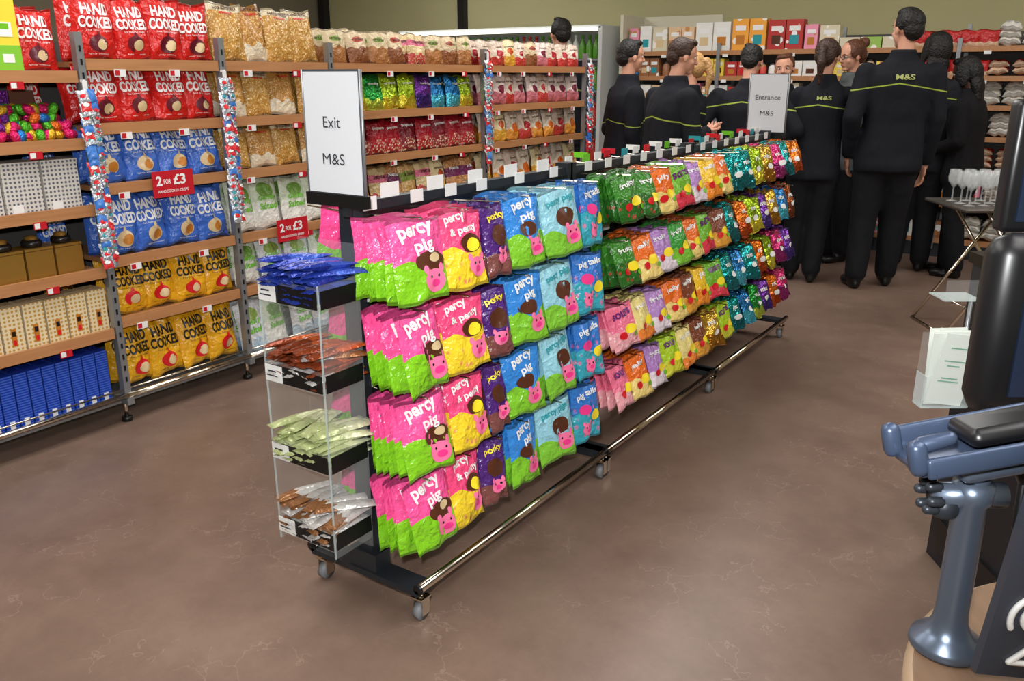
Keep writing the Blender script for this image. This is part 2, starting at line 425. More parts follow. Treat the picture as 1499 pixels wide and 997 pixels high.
for nme,mk in [('cg','b_clear_gold'),('cg2','b_clear_gold2'),('pg','b_pale_green'),('wb','b_white_blue'),('kr','b_kraft'),('kr2','b_kraft2'),
  ('fl','f_lime'),('fg','f_green'),('fp','f_purple'),('fb','f_blue'),('rw','b_redwhite'),('mr','b_maroon'),('nu','b_nuts'),('nu2','b_nuts2'),('nu3','b_nuts3'),
  ('pw','b_pinkwhite'),('ow','b_orangewhite'),('rs','b_rosewhite'),('yw','b_yellowwhite')]:
    ink='ink_green' if nme in('pg','wb') else ('ink_white' if nme in('fl','fg','fp','fb','rw','mr','nu') else 'ink_brown')
    word={'rw':'popcorn','mr':'popcorn','nu':'Nut Mix','nu2':'cashews','nu3':'nuts'}.get(nme,'crunchy')
    if nme in('pg','wb'):
        d=dd(('t','Gently',.095,.026,ink,0,.115,.05),('t','Salted',.095,.026,ink,0,.085,.05))
    elif nme in('cg','cg2'): d=dd(('t','HAND FRIED',.1,.012,'ink_brown',0,.188,0),('t','straws',.06,.01,'ink_red',0,.172,0))
    else: d=dd(('t',word,.085,.018,ink,0,.15,0))
    gen(nme,.155,.205,.065,mk,d,cr=.008)
def row(mb,ya,yb,z,names,n,depth=2,lean=.12,sc=1,xf=XF-.055,jit=.12,step=.1,sz=1):
    for i in range(n):
        y=ya+(yb-ya)*(i+.5)/n; nm=names[i%len(names)] if len(names)<=n else names[i]
        for k in range(depth):
            ps=random.choice(T[nm])
            M=Matrix.Translation((xf-k*step+random.uniform(-.014,.008),y+random.uniform(-.01,.01),z+.001))@Matrix.Rotation(-lean-random.uniform(-.03,.09),4,'Y')@RX@Matrix.Rotation(random.uniform(-jit,jit),4,'Z')@Matrix.Rotation(random.uniform(-.06,.06),4,'Y')@Matrix.Diagonal((sc,1,sz*random.uniform(.96,1.03),1))
            mb.place(ps,M)
ZB=.112
mb=MB()
row(mb,1.98,2.60,1.505,['red'],4,lean=.05,sz=1.05); row(mb,1.97,2.6,1.26,['red'],4); row(mb,1.98,2.6,1.02,['blue'],4,lean=.2)
row(mb,1.97,2.6,.72,['blue'],4,lean=.1,sz=1.08); row(mb,1.98,2.6,.46,['yellow'],4,lean=.1); row(mb,1.97,2.6,ZB+.03,['yellow'],4,lean=.1,sz=1.15)
row(mb,1.74,1.93,1.46,['red'],1,xf=XF-.07,sc=.95,depth=3)
for z,nm in((1.207,'red'),(.945,'blue'),(.687,'blue'),(.423,'yellow'),(ZB,'yellow')):
    row(mb,1.80,1.93,z,[nm],1,xf=XF-.24,sc=.75,depth=1)
mb.build('crisps_packets')
mb=MB()
A,B=2.63,3.26
row(mb,A,B,1.505,['cg','cg2','cg','cg'],4,sz=1.25,sc=1.15); row(mb,A,B,1.26,['cg2','cg','cg2','cg'],4,sz=1.08); row(mb,A,B,1.02,['cg','cg2','cg','cg2'],4)
row(mb,A,B,.72,['pg','pg','pg','pg'],4,sz=1.25,sc=1.1); row(mb,A,B,.46,['pg','wb','wb','pg'],4,sz=1.08); row(mb,A,B,ZB,['wb','pg','wb','wb'],4,sz=1.3)
A,B=3.31,4.6
row(mb,A,B,1.505,['kr','kr2','kr','kr2','nu3','kr','kr2','kr'],8,sz=.88); row(mb,A,B,1.26,['fl','fl','fg','fl','fl','fp','fb','fb'],9,sz=.95)
row(mb,A,B,1.02,['rw','mr','rw','rw','mr','rw','mr','rw'],9,sz=.95); row(mb,A,B,.72,['nu','nu2','nu3','nu','nu2','nu3','yw','nu'],9,sz=1.15)
row(mb,A,B,.46,['fp','pw','rs','fg'],8); row(mb,A,B,ZB,['pw','ow','yw'],8,sz=1.2)
A,B=4.66,5.92
row(mb,A,B,1.505,['rs','rs','yw','rs','kr2','pw','rs','rs'],9,sz=.82); row(mb,A,B,1.26,['pw','pw','rs','pw','pw','rs','pw','pw'],9,sz=.98)
row(mb,A,B,1.02,['ow','yw','ow','rs','ow','ow','rs','ow'],8,sz=.98); row(mb,A,B,.72,['yw','ow','rs','ow','yw','rs','ow','yw'],8,sz=1.2)
row(mb,A,B,.46,['pw','rs'],6); row(mb,A,B,ZB,['ow','rs'],6)
mb.build('snack_packets')
# --- gift goods in left bay
mat('box_yellow',(236,214,66),.35); mat('box_green',(130,196,60),.35)
def dotmat(name,c,d,sc,th):
    m,nt,b=newmat(name); tc=N(nt,'ShaderNodeTexCoord'); vo=N(nt,'ShaderNodeTexVoronoi'); vo.inputs['Scale'].default_value=sc; vo.inputs['Randomness'].default_value=.1
    nt.links.new(tc.outputs['Object'],vo.inputs['Vector']); nt.links.new(mixc(nt,math_(nt,'LESS_THAN',vo.outputs['Distance'],th),lin(c),lin(d)),b.inputs['Base Color']); b.inputs['Roughness'].default_value=.45
dotmat('box_dots',(206,202,194),(96,98,112),62,.3); dotmat('box_cream',(222,206,170),(192,146,60),60,.3)
mat('box_gold',(176,132,60),.3,.6); mat('box_black',(30,26,24),.3)
def stripes(name,c1,c2,s):
    m,nt,b=newmat(name); tc=N(nt,'ShaderNodeTexCoord'); sp=N(nt,'ShaderNodeSeparateXYZ'); nt.links.new(tc.outputs['Object'],sp.inputs[0])
    f=math_(nt,'GREATER_THAN',math_(nt,'SINE',math_(nt,'MULTIPLY',sp.outputs[2],s)),.3)
    nt.links.new(mixc(nt,f,lin(c1),lin(c2)),b.inputs['Base Color']); b.inputs['Roughness'].default_value=.35
stripes('box_bluestripe',(24,54,156),(56,100,200),600)
mb=MB()
for i,y in enumerate(np.arange(.8,1.75,.1)):
    mb.box((XF-.08,y,1.46+.135),(.11,.095,.27),'box_yellow'); mb.box((XF-.08,y,1.46+.05),(.112,.097,.09),'box_green')
    mb.box((XF-.0235,y,1.46+.15),(.001,.05,.05),'ink_white'); mb.box((XF-.023,y,1.47+.15),(.001,.03,.02),'ink_green')
    mb.box((XF-.0235,y,1.46+.05),(.001,.04,.03),'ink_white')
for y in np.arange(.76,1.86,.152):
    mb.box((XF-.09,y,.945+.095),(.13,.142,.18),'box_dots'); mb.box((XF-.09,y,.945+.187),(.133,.145,.012),'box_dots'); mb.box((XF-.0235,y-.03,.965),(.003,.04,.03),'tag_white')
for y in np.arange(.76,1.87,.117):
    mb.box((XF-.08,y,.687+.055),(.1,.108,.11),'box_gold'); mb.box((XF-.08,y,.687+.117),(.103,.11,.01),'box_gold')
    mb.add(lathe([(0.001,.0),(.035,0),(.038,.01),(.038,.02),(.03,.028),(.001,.03)],'box_black',16,(XF-.08,y,.809)))
    mb.add(lathe([(.03,.026),(.022,.03),(.024,.04),(.001,.045)],'box_gold',16,(XF-.08,y,.809)))
for y in np.arange(.76,1.9,.087):
    mb.box((XF-.07,y,.423+.09),(.1,.079,.18),'box_cream'); mb.box((XF-.0195,y,.423+.06),(.002,.02,.07),'ink_gold'); mb.box((XF-.0185,y,.423+.075),(.002,.014,.02),'box_black')
    mb.box((XF-.0185,y,.423+.04),(.002,.012,.02),'ink_red')
for i,y in enumerate(np.arange(.75,1.91,.056)):
    mb.box((XF-.1,y,ZB+.115),(.17,.05,.23),'box_bluestripe'); mb.box((XF-.0145,y,ZB+.03),(.001,.02,.03),'tag_white')
mb.build('gift_boxes')
for n_,c in (('egg_green',(90,190,50)),('egg_pink',(225,40,110)),('egg_gold',(225,180,50)),('egg_purple',(110,40,140)),('egg_blue',(40,120,200)),('egg_orange',(230,110,40))):
    mat(n_,c,.28,.6,bump=.8,bscale=120)
mb=MB(); eg=['egg_green','egg_pink','egg_gold','egg_purple','egg_blue','egg_orange','egg_green','egg_pink']
for k in range(420):
    lay=random.choice((0,0,1,1,2,3)); y=random.uniform(.8,1.90)
    mb.add(ell((0,0,0),(.019,.019,.026),random.choice(eg),10,7),Matrix.Translation((XF-.035-random.random()*.08-lay*.012,y,1.23+.032*lay))@Matrix.Rotation(random.uniform(0,3),4,'X')@Matrix.Rotation(random.uniform(0,3),4,'Z'))
mat('egg_card',(96,58,44),.5); mat('egg_card2',(225,205,190),.5)
for i,y in enumerate(np.arange(.9,1.88,.1)): mb.box((XF-.2,y,1.305),(.05,.095,.18),('egg_card','egg_card2','egg_purple')[i%3])
mb.build('chocolate_eggs')
mat('foil_silver',(190,196,204),.25,.6,bump=.8,bscale=80); mat('pk_blue',(60,120,200),.3); mat('pk_red',(215,50,55),.3)
mb=MB(); g=Bag(.045,.05,.014,3,.9,.002,5,5)
pk=[g.pieces('foil_silver',dd(('d',.014,.008,'ink_red',0,.025))),g.pieces('foil_silver',dd(('d',.012,.008,'ink_teal',0,.025))),g.pieces('pk_red',dd(('d',.014,.008,'ink_white',0,.025))),g.pieces('foil_silver',dd(('d',.014,.012,'ink_red',0,.03))),g.pieces('pk_blue')]
for y,za,zb in((1.94,1.36,.70),(2.60,1.40,.80),(4.63,1.52,.9),(5.97,1.5,.9)):
    mb.box((XF+.035,y,(za+zb)/2+.03),(.003,.02,za-zb+.08),'tag_white')
    mb.box((XF+.025,y,za+.07),(.02,.012,.01),'tag_white')
    z=zb
    while z<za:
        for s in(-.018,.018):
            M=Matrix.Translation((XF+.05+random.uniform(0,.008),y+s,z+random.uniform(-.006,.006)))@Matrix.Rotation(-.3,4,'Y')@RX@Matrix.Rotation(s*20+random.uniform(-.2,.2),4,'Z')@Matrix.Rotation(random.uniform(-.15,.15),4,'Y')@Matrix.Diagonal((.85,1,1,1))
            mb.place(random.choice(pk),M)
        z+=.027
mb.build('clip_strip_packets')
def onX(mb,s,w,h,m,x,y,z,bold=.02):
    V,F=text2d(s,w,h,bold); mb.add(Piece(np.stack([np.full(len(V),x),y+V[:,0],z+V[:,1]],1),F,m,None,False))
def onY(mb,s,w,h,m,x,y,z,bold=.0):
    V,F=text2d(s,w,h,bold); mb.add(Piece(np.stack([x+V[:,0],np.full(len(V),y),z+V[:,1]],1),F,m,None,False))
for y,z in((2.28,1.005),(2.93,.712)):
    mb=MB(); mb.box((0,0,0),(.004,.2,.11),'tag_red'); mb.box((-.02,0,-.005),(.04,.03,.01),'metal_grey')
    onX(mb,'2',.028,.042,'ink_white',.003,-.07,.015,.03); onX(mb,'FOR',.036,.022,'ink_white',.003,-.03,.01,.02); onX(mb,'£3',.062,.045,'ink_white',.003,.03,.016,.03)
    onX(mb,'HANDCOOKED CRISPS',.15,.012,'ink_white',.003,-.005,-.03,.01)
    mb.build('promotional_sign',(XF+.032,y,z))
# ------------------------------------------------------------ central display rack
GX,GR,GL=-1.54,-1.335,-1.745
YS=[1.55,2.63,3.72,4.81]
mat('tyre',(120,122,126),.5)
def caster(b,x,y):
    b.cyl((x-.011,y,.026),(x+.011,y,.026),.026,'tyre',n=16); b.cyl((x-.013,y,.026),(x+.013,y,.026),.01,'chrome')
    b.box((x-.017,y,.045),(.004,.03,.05),'chrome'); b.box((x+.017,y,.045),(.004,.03,.05),'chrome'); b.box((x,y,.07),(.04,.04,.006),'chrome'); b.cyl((x,y,.07),(x,y,.09),.008,'chrome')
b=MB()
for i in range(3):
    a,c=YS[i]+.012,YS[i+1]-.012
    for y in(a,c):
        b.box((GX,y,.1),(GR-GL,.07,.018),'metal_dark'); b.box((GX,y,.135),(.1,.06,.06),'metal_dark')
        b.box((GX,y,.65),(.05,.035,1.02),'metal_dark')
        for x in(GR-.02,GL+.02): caster(b,x,y)
    for x in(GR,GL):
        b.cyl((x,a-.03,.115),(x,c+.03,.115),.013,'chrome'); b.cyl((x,a-.035,.115),(x,a-.03,.115),.016,'black_plastic')
    b.box((GX,(a+c)/2,.67),(.012,c-a,.9),'metal_dark')
    for z in(1.13,.19): b.box((GX,(a+c)/2,z),(.034,c-a,.03),'metal_dark')
    for r in range(4):
        z=1.105-.235*r
        for s in(-1,1): b.box((GX+s*.02,(a+c)/2,z),(.008,c-a,.03),'black_plastic')
ROWZ=[1.11,.875,.64,.405]
bagmat('s_percy',(248,88,156),(132,202,36),.46,.05,7); bagmat('s_penny',(246,78,130),(248,214,50),.5,.05,8,spots=((236,110,110),7,.16,.42))
bagmat('s_purple',(80,40,120),(128,76,72),.3,.03,9); bagmat('s_blue',(58,140,222),(132,204,50),.42,.06,8); bagmat('s_lblue',(150,208,224),(132,202,60),.36,.05,9)
bagmat('s_multi',(54,122,204),(60,170,190),.5,.05,8,spots=((240,110,160),7,.22,.7))
bagmat('s_dgreen',(60,132,42),(42,104,36),.5,spots=((200,44,54),7,.2,.5)); bagmat('s_orange',(236,112,36),(246,218,132),.45,.05,8)
bagmat('s_greenpink',(116,182,50),(222,60,80),.3,.06,8); bagmat('s_lilac',(180,134,200),(232,218,228),.35); bagmat('s_yellow',(248,200,48),(236,138,40),.4)
bagmat('s_pink',(240,116,148),(244,170,178),.4,spots=((250,230,230),8,.2,.5)); bagmat('s_cream',(238,220,140),(240,136,56),.25); bagmat('s_brown',(126,66,42),(226,160,60),.4)
bagmat('s_lime',(172,206,40),(210,210,60),.35); bagmat('s_green',(60,156,60),(124,192,60),.4)
def pig(x,z,s=1): return [('e',.034*s,.03*s,'ink_pink',x,z,.0024),('e',.014*s,.010*s,'ink_hotpink',x+.002,z-.006*s,.004),('e',.003,.004,'ink_black',x-.012*s,z+.011*s,.004),('e',.003,.004,'ink_black',x+.014*s,z+.011*s,.004),('e',.008*s,.011*s,'ink_pink',x-.024*s,z+.03*s,.0024),('e',.008*s,.011*s,'ink_pink',x+.024*s,z+.03*s,.0024)]
def gen2(name,w,h,mk,dec,nn=3,cr=.006): gen(name,w,h,.036,mk,dec,.75,cr,nn,9,11); gen(name+'_p',w,h,.03,mk,None,.75,cr,nn,7,9)
gen2('percy',.165,.21,'s_percy',dd(('t','percy',.1,.036,'ink_white',-.005,.175,.12),('t','pig',.05,.038,'ink_white',.012,.138,.12),('e',.046,.026,'ink_brown',.025,.1,.0016),('e',.018,.012,'ink_beige',.036,.108,.0035),*pig(.03,.05)))
gen2('penny',.155,.21,'s_penny',dd(('t','percy',.07,.024,'ink_white',-.02,.185,.15),('t','& penny',.095,.026,'ink_white',.005,.155,.15),('e',.034,.026,'ink_brown',.02,.12,.0016),('e',.02,.018,'ink_yellow',.025,.115,.0035),*pig(.035,.055,.9)))
gen2('purp',.11,.205,'s_purple',dd(('t','porky',.07,.024,'ink_yellow',0,.168,.1),('e',.034,.03,'ink_brown',0,.115,.0018),*pig(0,.055,.7)))
gen2('pblue',.15,.21,'s_blue',dd(('t','percy',.09,.03,'ink_white',0,.178,.15),('t','pig',.05,.03,'ink_white',.01,.145,.15),('e',.035,.022,'ink_brown',0,.11,.0018),*pig(.025,.055,.9)))
gen2('plblue',.175,.21,'s_lblue',dd(('t','percy pigs',.12,.026,'ink_teal',0,.172,.12),('e',.042,.03,'ink_brown',.01,.12,.0018),*pig(.03,.06,1)))
gen2('pmulti',.15,.21,'s_multi',dd(('t','pig tails',.1,.028,'ink_white',0,.172,.12),('d',.026,.018,'ink_hotpink',-.02,.12),('d',.025,.02,'ink_yellow',.03,.09),*pig(-.02,.05,.7)))
smallp=[dd(('t',w_,.09,.024,c_,0,.132,.1),('d',.028,.018,'ink_yellow',.02,.07),('e',.02,.014,'ink_red',-.025,.055,.003),('e',.012,.01,'ink_green',.045,.045,.003)) for w_,c_ in(('fruity','ink_white'),('jelly','ink_white'),('sours','ink_purple'))]
smallf=dd(('t','mix',.055,.022,'ink_white',0,.12,.0),('d',.018,.014,'ink_white',.0,.07))
for i,(nme,mk) in enumerate([('dg','s_dgreen'),('or','s_orange'),('gp','s_greenpink'),('li','s_lilac'),('ye','s_yellow'),('pi','s_pink'),('cr','s_cream'),('br','s_brown'),('lm','s_lime'),('gr','s_green')]):
    gen2(nme,.145,.172,mk,smallp[i%3])
for nme,mk in[('Ft','f_teal'),('Fl','f_lime'),('Fg','f_gold'),('Fp','f_purple'),('Fo','f_orange'),('Fm','f_magenta'),('Fb','f_blue'),('Fc','f_copper'),('Fgr','f_green')]:
    gen2(nme,.135,.172,mk,smallf,cr=.009)
hooks=[]
L1=[('percy',1.60,6),('penny',1.785,5),('purp',1.935,4),('pblue',2.085,6),('plblue',2.29,4),('pmulti',2.5,5)]
for r in range(4):
    for nme,y,n in L1: hooks.append((nme,y,r,n))
B2=[['dg','dg','or','gp','li','ye','or'],['dg','or','li','gr','or','gp','br'],['pi','cr','li','or','br','ye','gp'],['pi','or','li','lm','cr','br','Fg']]
B3=[['Ft','Ft','Fl','Fg','Fm','Ft','Fo'],['Ft','Fo','Fl','Fp','Fg','Fb','Fc'],['Ft','Fb','Ft','Fo','Fl','Fm','Fp'],['lm','Ft','Fb','Fgr','Fp','Fo','Fm']]
for r in range(4):
    for i in range(7):
        hooks.append((B2[r][i],2.74+.152*i,r,5)); hooks.append((B3[r][i],3.82+.15*i,r,4))
mb=MB()
for nme,y,r,n in hooks:
    z=ROWZ[r]
    b.cyl((GX+.02,y,z),(GR-.005,y,z+.008),.0025,'chrome',n=6)
    b.cyl((GX-.02,y,z),(GL+.01,y,z+.008),.0025,'chrome',n=6)
    b.box((GX+.03,y,z+.03),(.003,.05,.034),'tag_white')
    tlt=random.uniform(-.05,.05); near=y<2.7
    for side in(1,-1):
        nn=n if side>0 else 2
        for k in range(nn):
            x=GX+side*(.045+.13*(k+.5)/nn if side>0 else .07+.05*k)
            last=(k==nn-1 and side>0)
            key=nme if last or (side>0 and k==nn-2) else nme+'_p'
            ps=random.choice(T[key]); h=.21 if near else .172
            ty=(.08+.1*(k+.5)/nn+random.uniform(-.03,.05)) if near else (.16+.2*(k+.5)/nn+random.uniform(-.05,.08))
            yo=.07 if (side<0 and y<1.65) else 0
            M=Matrix.Translation((x,y+yo+random.uniform(-.008,.008),z+.008))@Matrix.Rotation(-side*ty,4,'Y')@Matrix.Rotation(tlt+random.uniform(-.06,.06),4,'X')@(RX if side>0 else RX.inverted())@Matrix.Rotation(random.uniform(-.28,.08),4,'Z')@Matrix.Translation((0,0,-h+random.uniform(-.006,.002)))
            mb.place(ps,M)
mb.build('hanging_sweet_bags')
for i,y in enumerate(np.arange(2.7,4.8,.11)):
    m=['tag_white','ink_green','tag_white','tag_red','ink_teal','tag_white','ink_red'][i%7]
    b.box((GX-.03+random.uniform(-.02,.02),y,1.16),(.003,.05,.028),m)
    if i%2: b.box((GX-.07,y+.05,1.165),(.06,.004,.02),m)
for y in np.arange(1.7,2.65,.19): b.box((GX+.01,y,1.16),(.003,.07,.045),'tag_white')
b.build('sweets_display_rack')
# signs
mat('sign_white',(214,217,222),.35); mat('sign_ink',(45,45,52),.5); mat('sign_frame',(70,72,76),.35)
def sign(name,x,y,z,words,H=.33,W=.215):
    m=MB(); m.box((0,0,H/2),(W,.006,H),'sign_frame'); m.box((0,-.0035,H/2),(W-.01,.002,H-.01),'sign_white')
    for x_ in(-W/2,W/2): m.cyl((x_,0,0),(x_,0,H),.004,'metal_grey',n=8)
    m.box((0,0,-.012),(W+.01,.02,.03),'black_plastic'); m.box((.03,.0,-.03),(.02,.012,.04),'metal_dark')
    for s,w,h,zz in words: onY(m,s,w,h,'sign_ink',0,-.006,zz)
    return m.build(name,(x,y,z))
sign('exit_sign',-1.52,1.50,1.172,[('Exit',.056,.026,.172),('M&S',.072,.026,.086)],.292,.188)
sign('entrance_sign',GX-.02,4.86,1.145,[('Entrance',.14,.026,.19),('M&S',.075,.026,.105)],.315,.215)
# acrylic trays with chocolate bars
mat('acrylic',(235,240,240),.03,0,alpha=.05); mat('acrylic_edge',(200,215,215),.1,0,alpha=.45)
mb=MB(); TX0,TX1,TY0,TY1=-1.70,-1.49,1.385,1.525
TZ=[.905,.69,.47,.25]
for xx in(TX0,TX1):
    mb.box((xx,(TY0+TY1)/2,.60),(.003,TY1-TY0,.74),'acrylic'); mb.box((xx,TY0,.60),(.004,.003,.74),'acrylic_edge')
mb.box(((TX0+TX1)/2,TY1,.625),(TX1-TX0,.004,.85),'acrylic')
for z in TZ:
    mb.box(((TX0+TX1)/2,(TY0+TY1)/2,z),(TX1-TX0,TY1-TY0,.004),'acrylic')
    mb.box(((TX0+TX1)/2,TY0,z+.03),(TX1-TX0,.003,.06),'acrylic')
    mb.box(((TX0+TX1)/2+.012,TY0-.003,z+.028),(TX1-TX0-.03,.002,.046),'black_plastic')
    mb.box((TX1+.003,(TY0+TY1)/2,z+.028),(.002,TY1-TY0-.01,.046),'black_plastic')
    mb.box((TX0+.035,TY0-.006,z+.028),(.062,.002,.044),'tag_white')
    mb.box((TX0+.03,TY0-.0075,z+.034),(.03,.001,.004),'sign_ink'); mb.box((TX0+.03,TY0-.0075,z+.022),(.04,.001,.003),'sign_ink')
for z in TZ: mb.box((GX-.05,TY1+.01,z+.05),(.06,.02,.03),'metal_dark')
mb.build('acrylic_tray_stand')
bagmat('c_blue',(60,90,190),(34,56,150),.5,metal=.35,rough=.25,bump=.5); bagmat('c_copper',(214,104,56),(140,64,34),.5,metal=.35,rough=.25,bump=.5)
bagmat('c_pale',(226,232,186),(188,198,140),.5,metal=.25,rough=.27,bump=.5); bagmat('c_brown',(160,108,66),(214,210,206),.45,metal=.4,rough=.25,bump=.5); bagmat('c_silver',(224,222,218),(156,108,70),.35,metal=.4,rough=.25,bump=.5)
mb=MB()
def bar(m): return [Bag(.036,.165,.022,s,1.0,.001,6,10,1).pieces(m) for s in(1,2)]
for z,ms in zip(TZ,(['c_blue'],['c_copper','c_copper','c_brown'],['c_pale'],['c_brown','c_silver','c_silver'])):
    bars=[bar(m) for m in ms]
    for lay in range(6):
        for i in range(5):
            x=TX0+.028+(TX1-TX0-.056)*i/4+random.uniform(-.006,.006)
            M=Matrix.Translation((x,1.46+random.uniform(-.012,.008),z+.016+.016*lay+random.uniform(-.002,.004)))@Matrix.Rotation(random.uniform(-.2,.1)+(random.choice((-.5,-.3,.2)) if lay>3 else 0),4,'Z')@Matrix.Rotation(-math.pi/2+random.uniform(-.05,.1),4,'X')@Matrix.Rotation(random.uniform(-.25,.25),4,'Z')@Matrix.Translation((0,0,-.0825))
            mb.place(random.choice(random.choice(bars)),M)
mb.build('chocolate_bars')
# ------------------------------------------------------------ back shelving
b=MB(); YB=7.82; bx0,bx1=-3.98,2.9
ZBK=[1.66,1.44,1.22,.98,.72,.45,.15]
ups=np.linspace(bx0,bx1,8)
for x in ups:
    b.box((x,YB,.9),(.03,.035,1.66),'metal_grey'); b.box((x,YB+.42,.95),(.03,.03,1.8),'metal_grey')
b.box(((bx0+bx1)/2,YB+.44,.93),(bx1-bx0,.02,1.72),'back_panel')
for z in ZBK:
    b.box(((bx0+bx1)/2,YB+.21,z-.012),(bx1-bx0,.4,.02),'shelf_wood'); b.box(((bx0+bx1)/2,YB-.003,z-.012),(bx1-bx0,.018,.04),'shelf_wood')
    for x in np.arange(bx0+.15,bx1,.3): b.box((x,YB-.014,z-.038),(.05,.003,.026),'tag_white')
b.box(((bx0+bx1)/2,YB+.2,.06),(bx1-bx0,.38,.12),'metal_dark')
mat('cream_panel',(205,200,178),.5); b.box((bx0+.02,YB+.2,1.0),(.03,.5,2.0),'cream_panel'); b.box((bx0+.42,YB+.42,1.86),(.84,.02,.28),'cream_panel')
b.build('back_shelving_unit')
cols=[(232,230,224),(214,76,60),(60,140,205),(240,165,60),(236,150,176),(150,100,66),(150,190,84),(242,214,84),(166,90,140),(214,204,176),(226,190,150),(180,50,46)]
for i,c in enumerate(cols):
    m,nt,bb=newmat('carton_%d'%i)
    tc=N(nt,'ShaderNodeTexCoord'); vo=N(nt,'ShaderNodeTexVoronoi'); vo.inputs['Scale'].default_value=11; nt.links.new(tc.outputs['Object'],vo.inputs['Vector'])
    c2=[(240,235,225),(196,140,80),(240,240,240)][i%3]
    nt.links.new(mixc(nt,math_(nt,'LESS_THAN',vo.outputs['Distance'],.3),lin(c),lin(c2)),bb.inputs['Base Color']); bb.inputs['Roughness'].default_value=.4
mb=MB()
bagmat('b_whitebag',(222,218,208),blob=(.5,.4,.3,.12,(180,180,180)),rough=.5); bagmat('b_redbag',(190,40,40),(225,190,160),.3)
gen('whb',.16,.12,.1,'b_whitebag'); gen('rdb',.15,.13,.07,'b_redbag')
for zi,z in enumerate(ZBK):
    x=bx0+.06; H=.17 if zi else .25
    while x<bx1-.08:
        zone=(x-bx0)
        if 1.95<zone<2.5 and zi==0:
            mb.box((x+.08,YB+.1,z+.05),(.16,.2,.09),'carton_6' if int(zone*7)%2 else 'carton_9'); x+=.17; continue
        if 2.5<=zone<3.1 and zi<2:
            for k in range(2): mb.place(random.choice(T['rdb']),Matrix.Translation((x+.07,YB+.07+k*.1,z))@Matrix.Rotation(random.uniform(-.1,.1),4,'Z')); 
            x+=.13; continue
        if zone>3.1:
            lay=3 if zi!=1 else 2
            for k in range(lay):
                M=Matrix.Translation((x+.08,YB+.06+random.uniform(0,.02),z+.035+.048*k))@Matrix.Rotation(-1.35,4,'X')@Matrix.Rotation(random.uniform(-.1,.1),4,'Z')
                mb.place(random.choice(T['rdb' if zi in(1,4) or (zi==2 and int(zone*2)%2) else 'whb']),M)
            x+=.17; continue
        w=random.uniform(.09,.18) if zi==0 else random.uniform(.06,.15); h=random.uniform(.7,1.1 if zi==0 else 1.)*H; mt='carton_%d'%random.choice((0,1,2,3,4,5,5,7,9,10,11,0,2))
        n=random.choice((1,1,2)) if zi==0 else random.choice((1,2,2))
        for k in range(n):
            if x+w>bx1-.05: break
            if zi%2 and w<.09:
                mb.add(lathe([(.001,0),(w*.42,0),(w*.45,.01),(w*.45,h*.6),(w*.3,h*.75),(w*.3,h*.8)],mt,12,(x+w/2,YB+.08,z)))
                mb.add(lathe([(w*.33,h*.78),(w*.33,h*.92),(.001,h*.93)],'box_black',12,(x+w/2,YB+.08,z)))
            else:
                mb.box((x+w/2,YB+.09,z+h/2),(w*.94,.12,h),mt); mb.box((x+w/2,YB+.029,z+h*.72),(w*.6,.001,h*.16),'ink_white')
                mb.box((x+w/2,YB+.029,z+h*.35),(w*.5,.001,h*.3),'ink_'+random.choice(('brown','gold','teal','red','beige')))
            x+=w
        x+=.01
mb.build('grocery_packages')
# chiller
mat('light_tube',(255,252,240),.5,emit=2.5); mat('cab_white',(190,193,190),.4) 
for i,c in enumerate([(90,150,50),(230,230,225),(200,170,60),(190,60,50),(120,170,90)]): mat('bottle_%d'%i,c,.2)
b=MB(); cx0,cx1=-6.65,-4.12
b.box(((cx0+cx1)/2,8.3,.94),(cx1-cx0,.06,1.88),'cab_white'); b.box(((cx0+cx1)/2,7.98,1.90),(cx1-cx0,.68,.03),'cab_white'); b.box(((cx0+cx1)/2,7.98,.2),(cx1-cx0,.68,.4),'cab_white')
for x in(cx0,cx1): b.box((x,7.98,.95),(.04,.68,1.90),'cab_white')
b.box(((cx0+cx1)/2,7.63,1.875),(cx1-cx0-.06,.03,.03),'light_tube')
for z in(.6,.95,1.3,1.6): b.box(((cx0+cx1)/2,8.05,z),(cx1-cx0-.05,.45,.02),'metal_grey')
b.build('refrigerated_cabinet')
mb=MB()
for z in(.41,.61,.96,1.31,1.61):
    x=cx0+.1
    while x<cx1-.08:
        mt='bottle_%d'%random.choice((0,0,0,1,2,4,3))
        for k in range(3):
            if x<cx1-.08: mb.add(lathe([(.001,0),(.033,0),(.036,.01),(.036,.13),(.014,.18),(.014,.2),(.017,.2),(.017,.225),(.001,.226)],mt,10,(x,7.88,z)))
            x+=.078
mb.build('drinks_bottles')
# ------------------------------------------------------------ checkout area (rotated fixtures)
TH=math.radians(33.9)
def RF(R,F): return (-.5577*F+.83*R,.83*F+.5577*R)
wood('counter_wood',(104,80,60),(132,104,80)); mat('counter_edge',(172,146,118),.35)
mat('steel_blue',(108,120,138),.3,.7); mat('pad_blue',(62,74,96),.3,.4); mat('panel_grey',(56,60,70),.4); mat('cab_grey',(36,38,44),.5)
o=RF(.75,.70)
b=MB()
b.add(lathe([(.001,-.04),(.31,-.04),(.325,-.03),(.325,-.008),(.316,-.001)],'counter_edge',72,(0,0,.80)))
b.add(lathe([(.316,-.001),(.312,0),(.001,0)],'counter_wood',72,(0,0,.80)))
b.add(lathe([(.22,0.),(.22,.76),(.001,.76)],'cab_grey',40)); b.box((.45,-.05,.38),(.62,.5,.76),'cab_grey'); b.box((.45,-.05,.78),(.7,.6,.04),'counter_wood')
b.box((.45,.24,.58),(.66,.30,.4),'cab_grey')
b.build('checkout_counter',(o[0],o[1],0),TH)
b=MB(); Mp=Matrix.Rotation(math.radians(6),4,'Y')
b.box((.12,0,.125),(.24,.012,.25),'panel_grey',Mp)
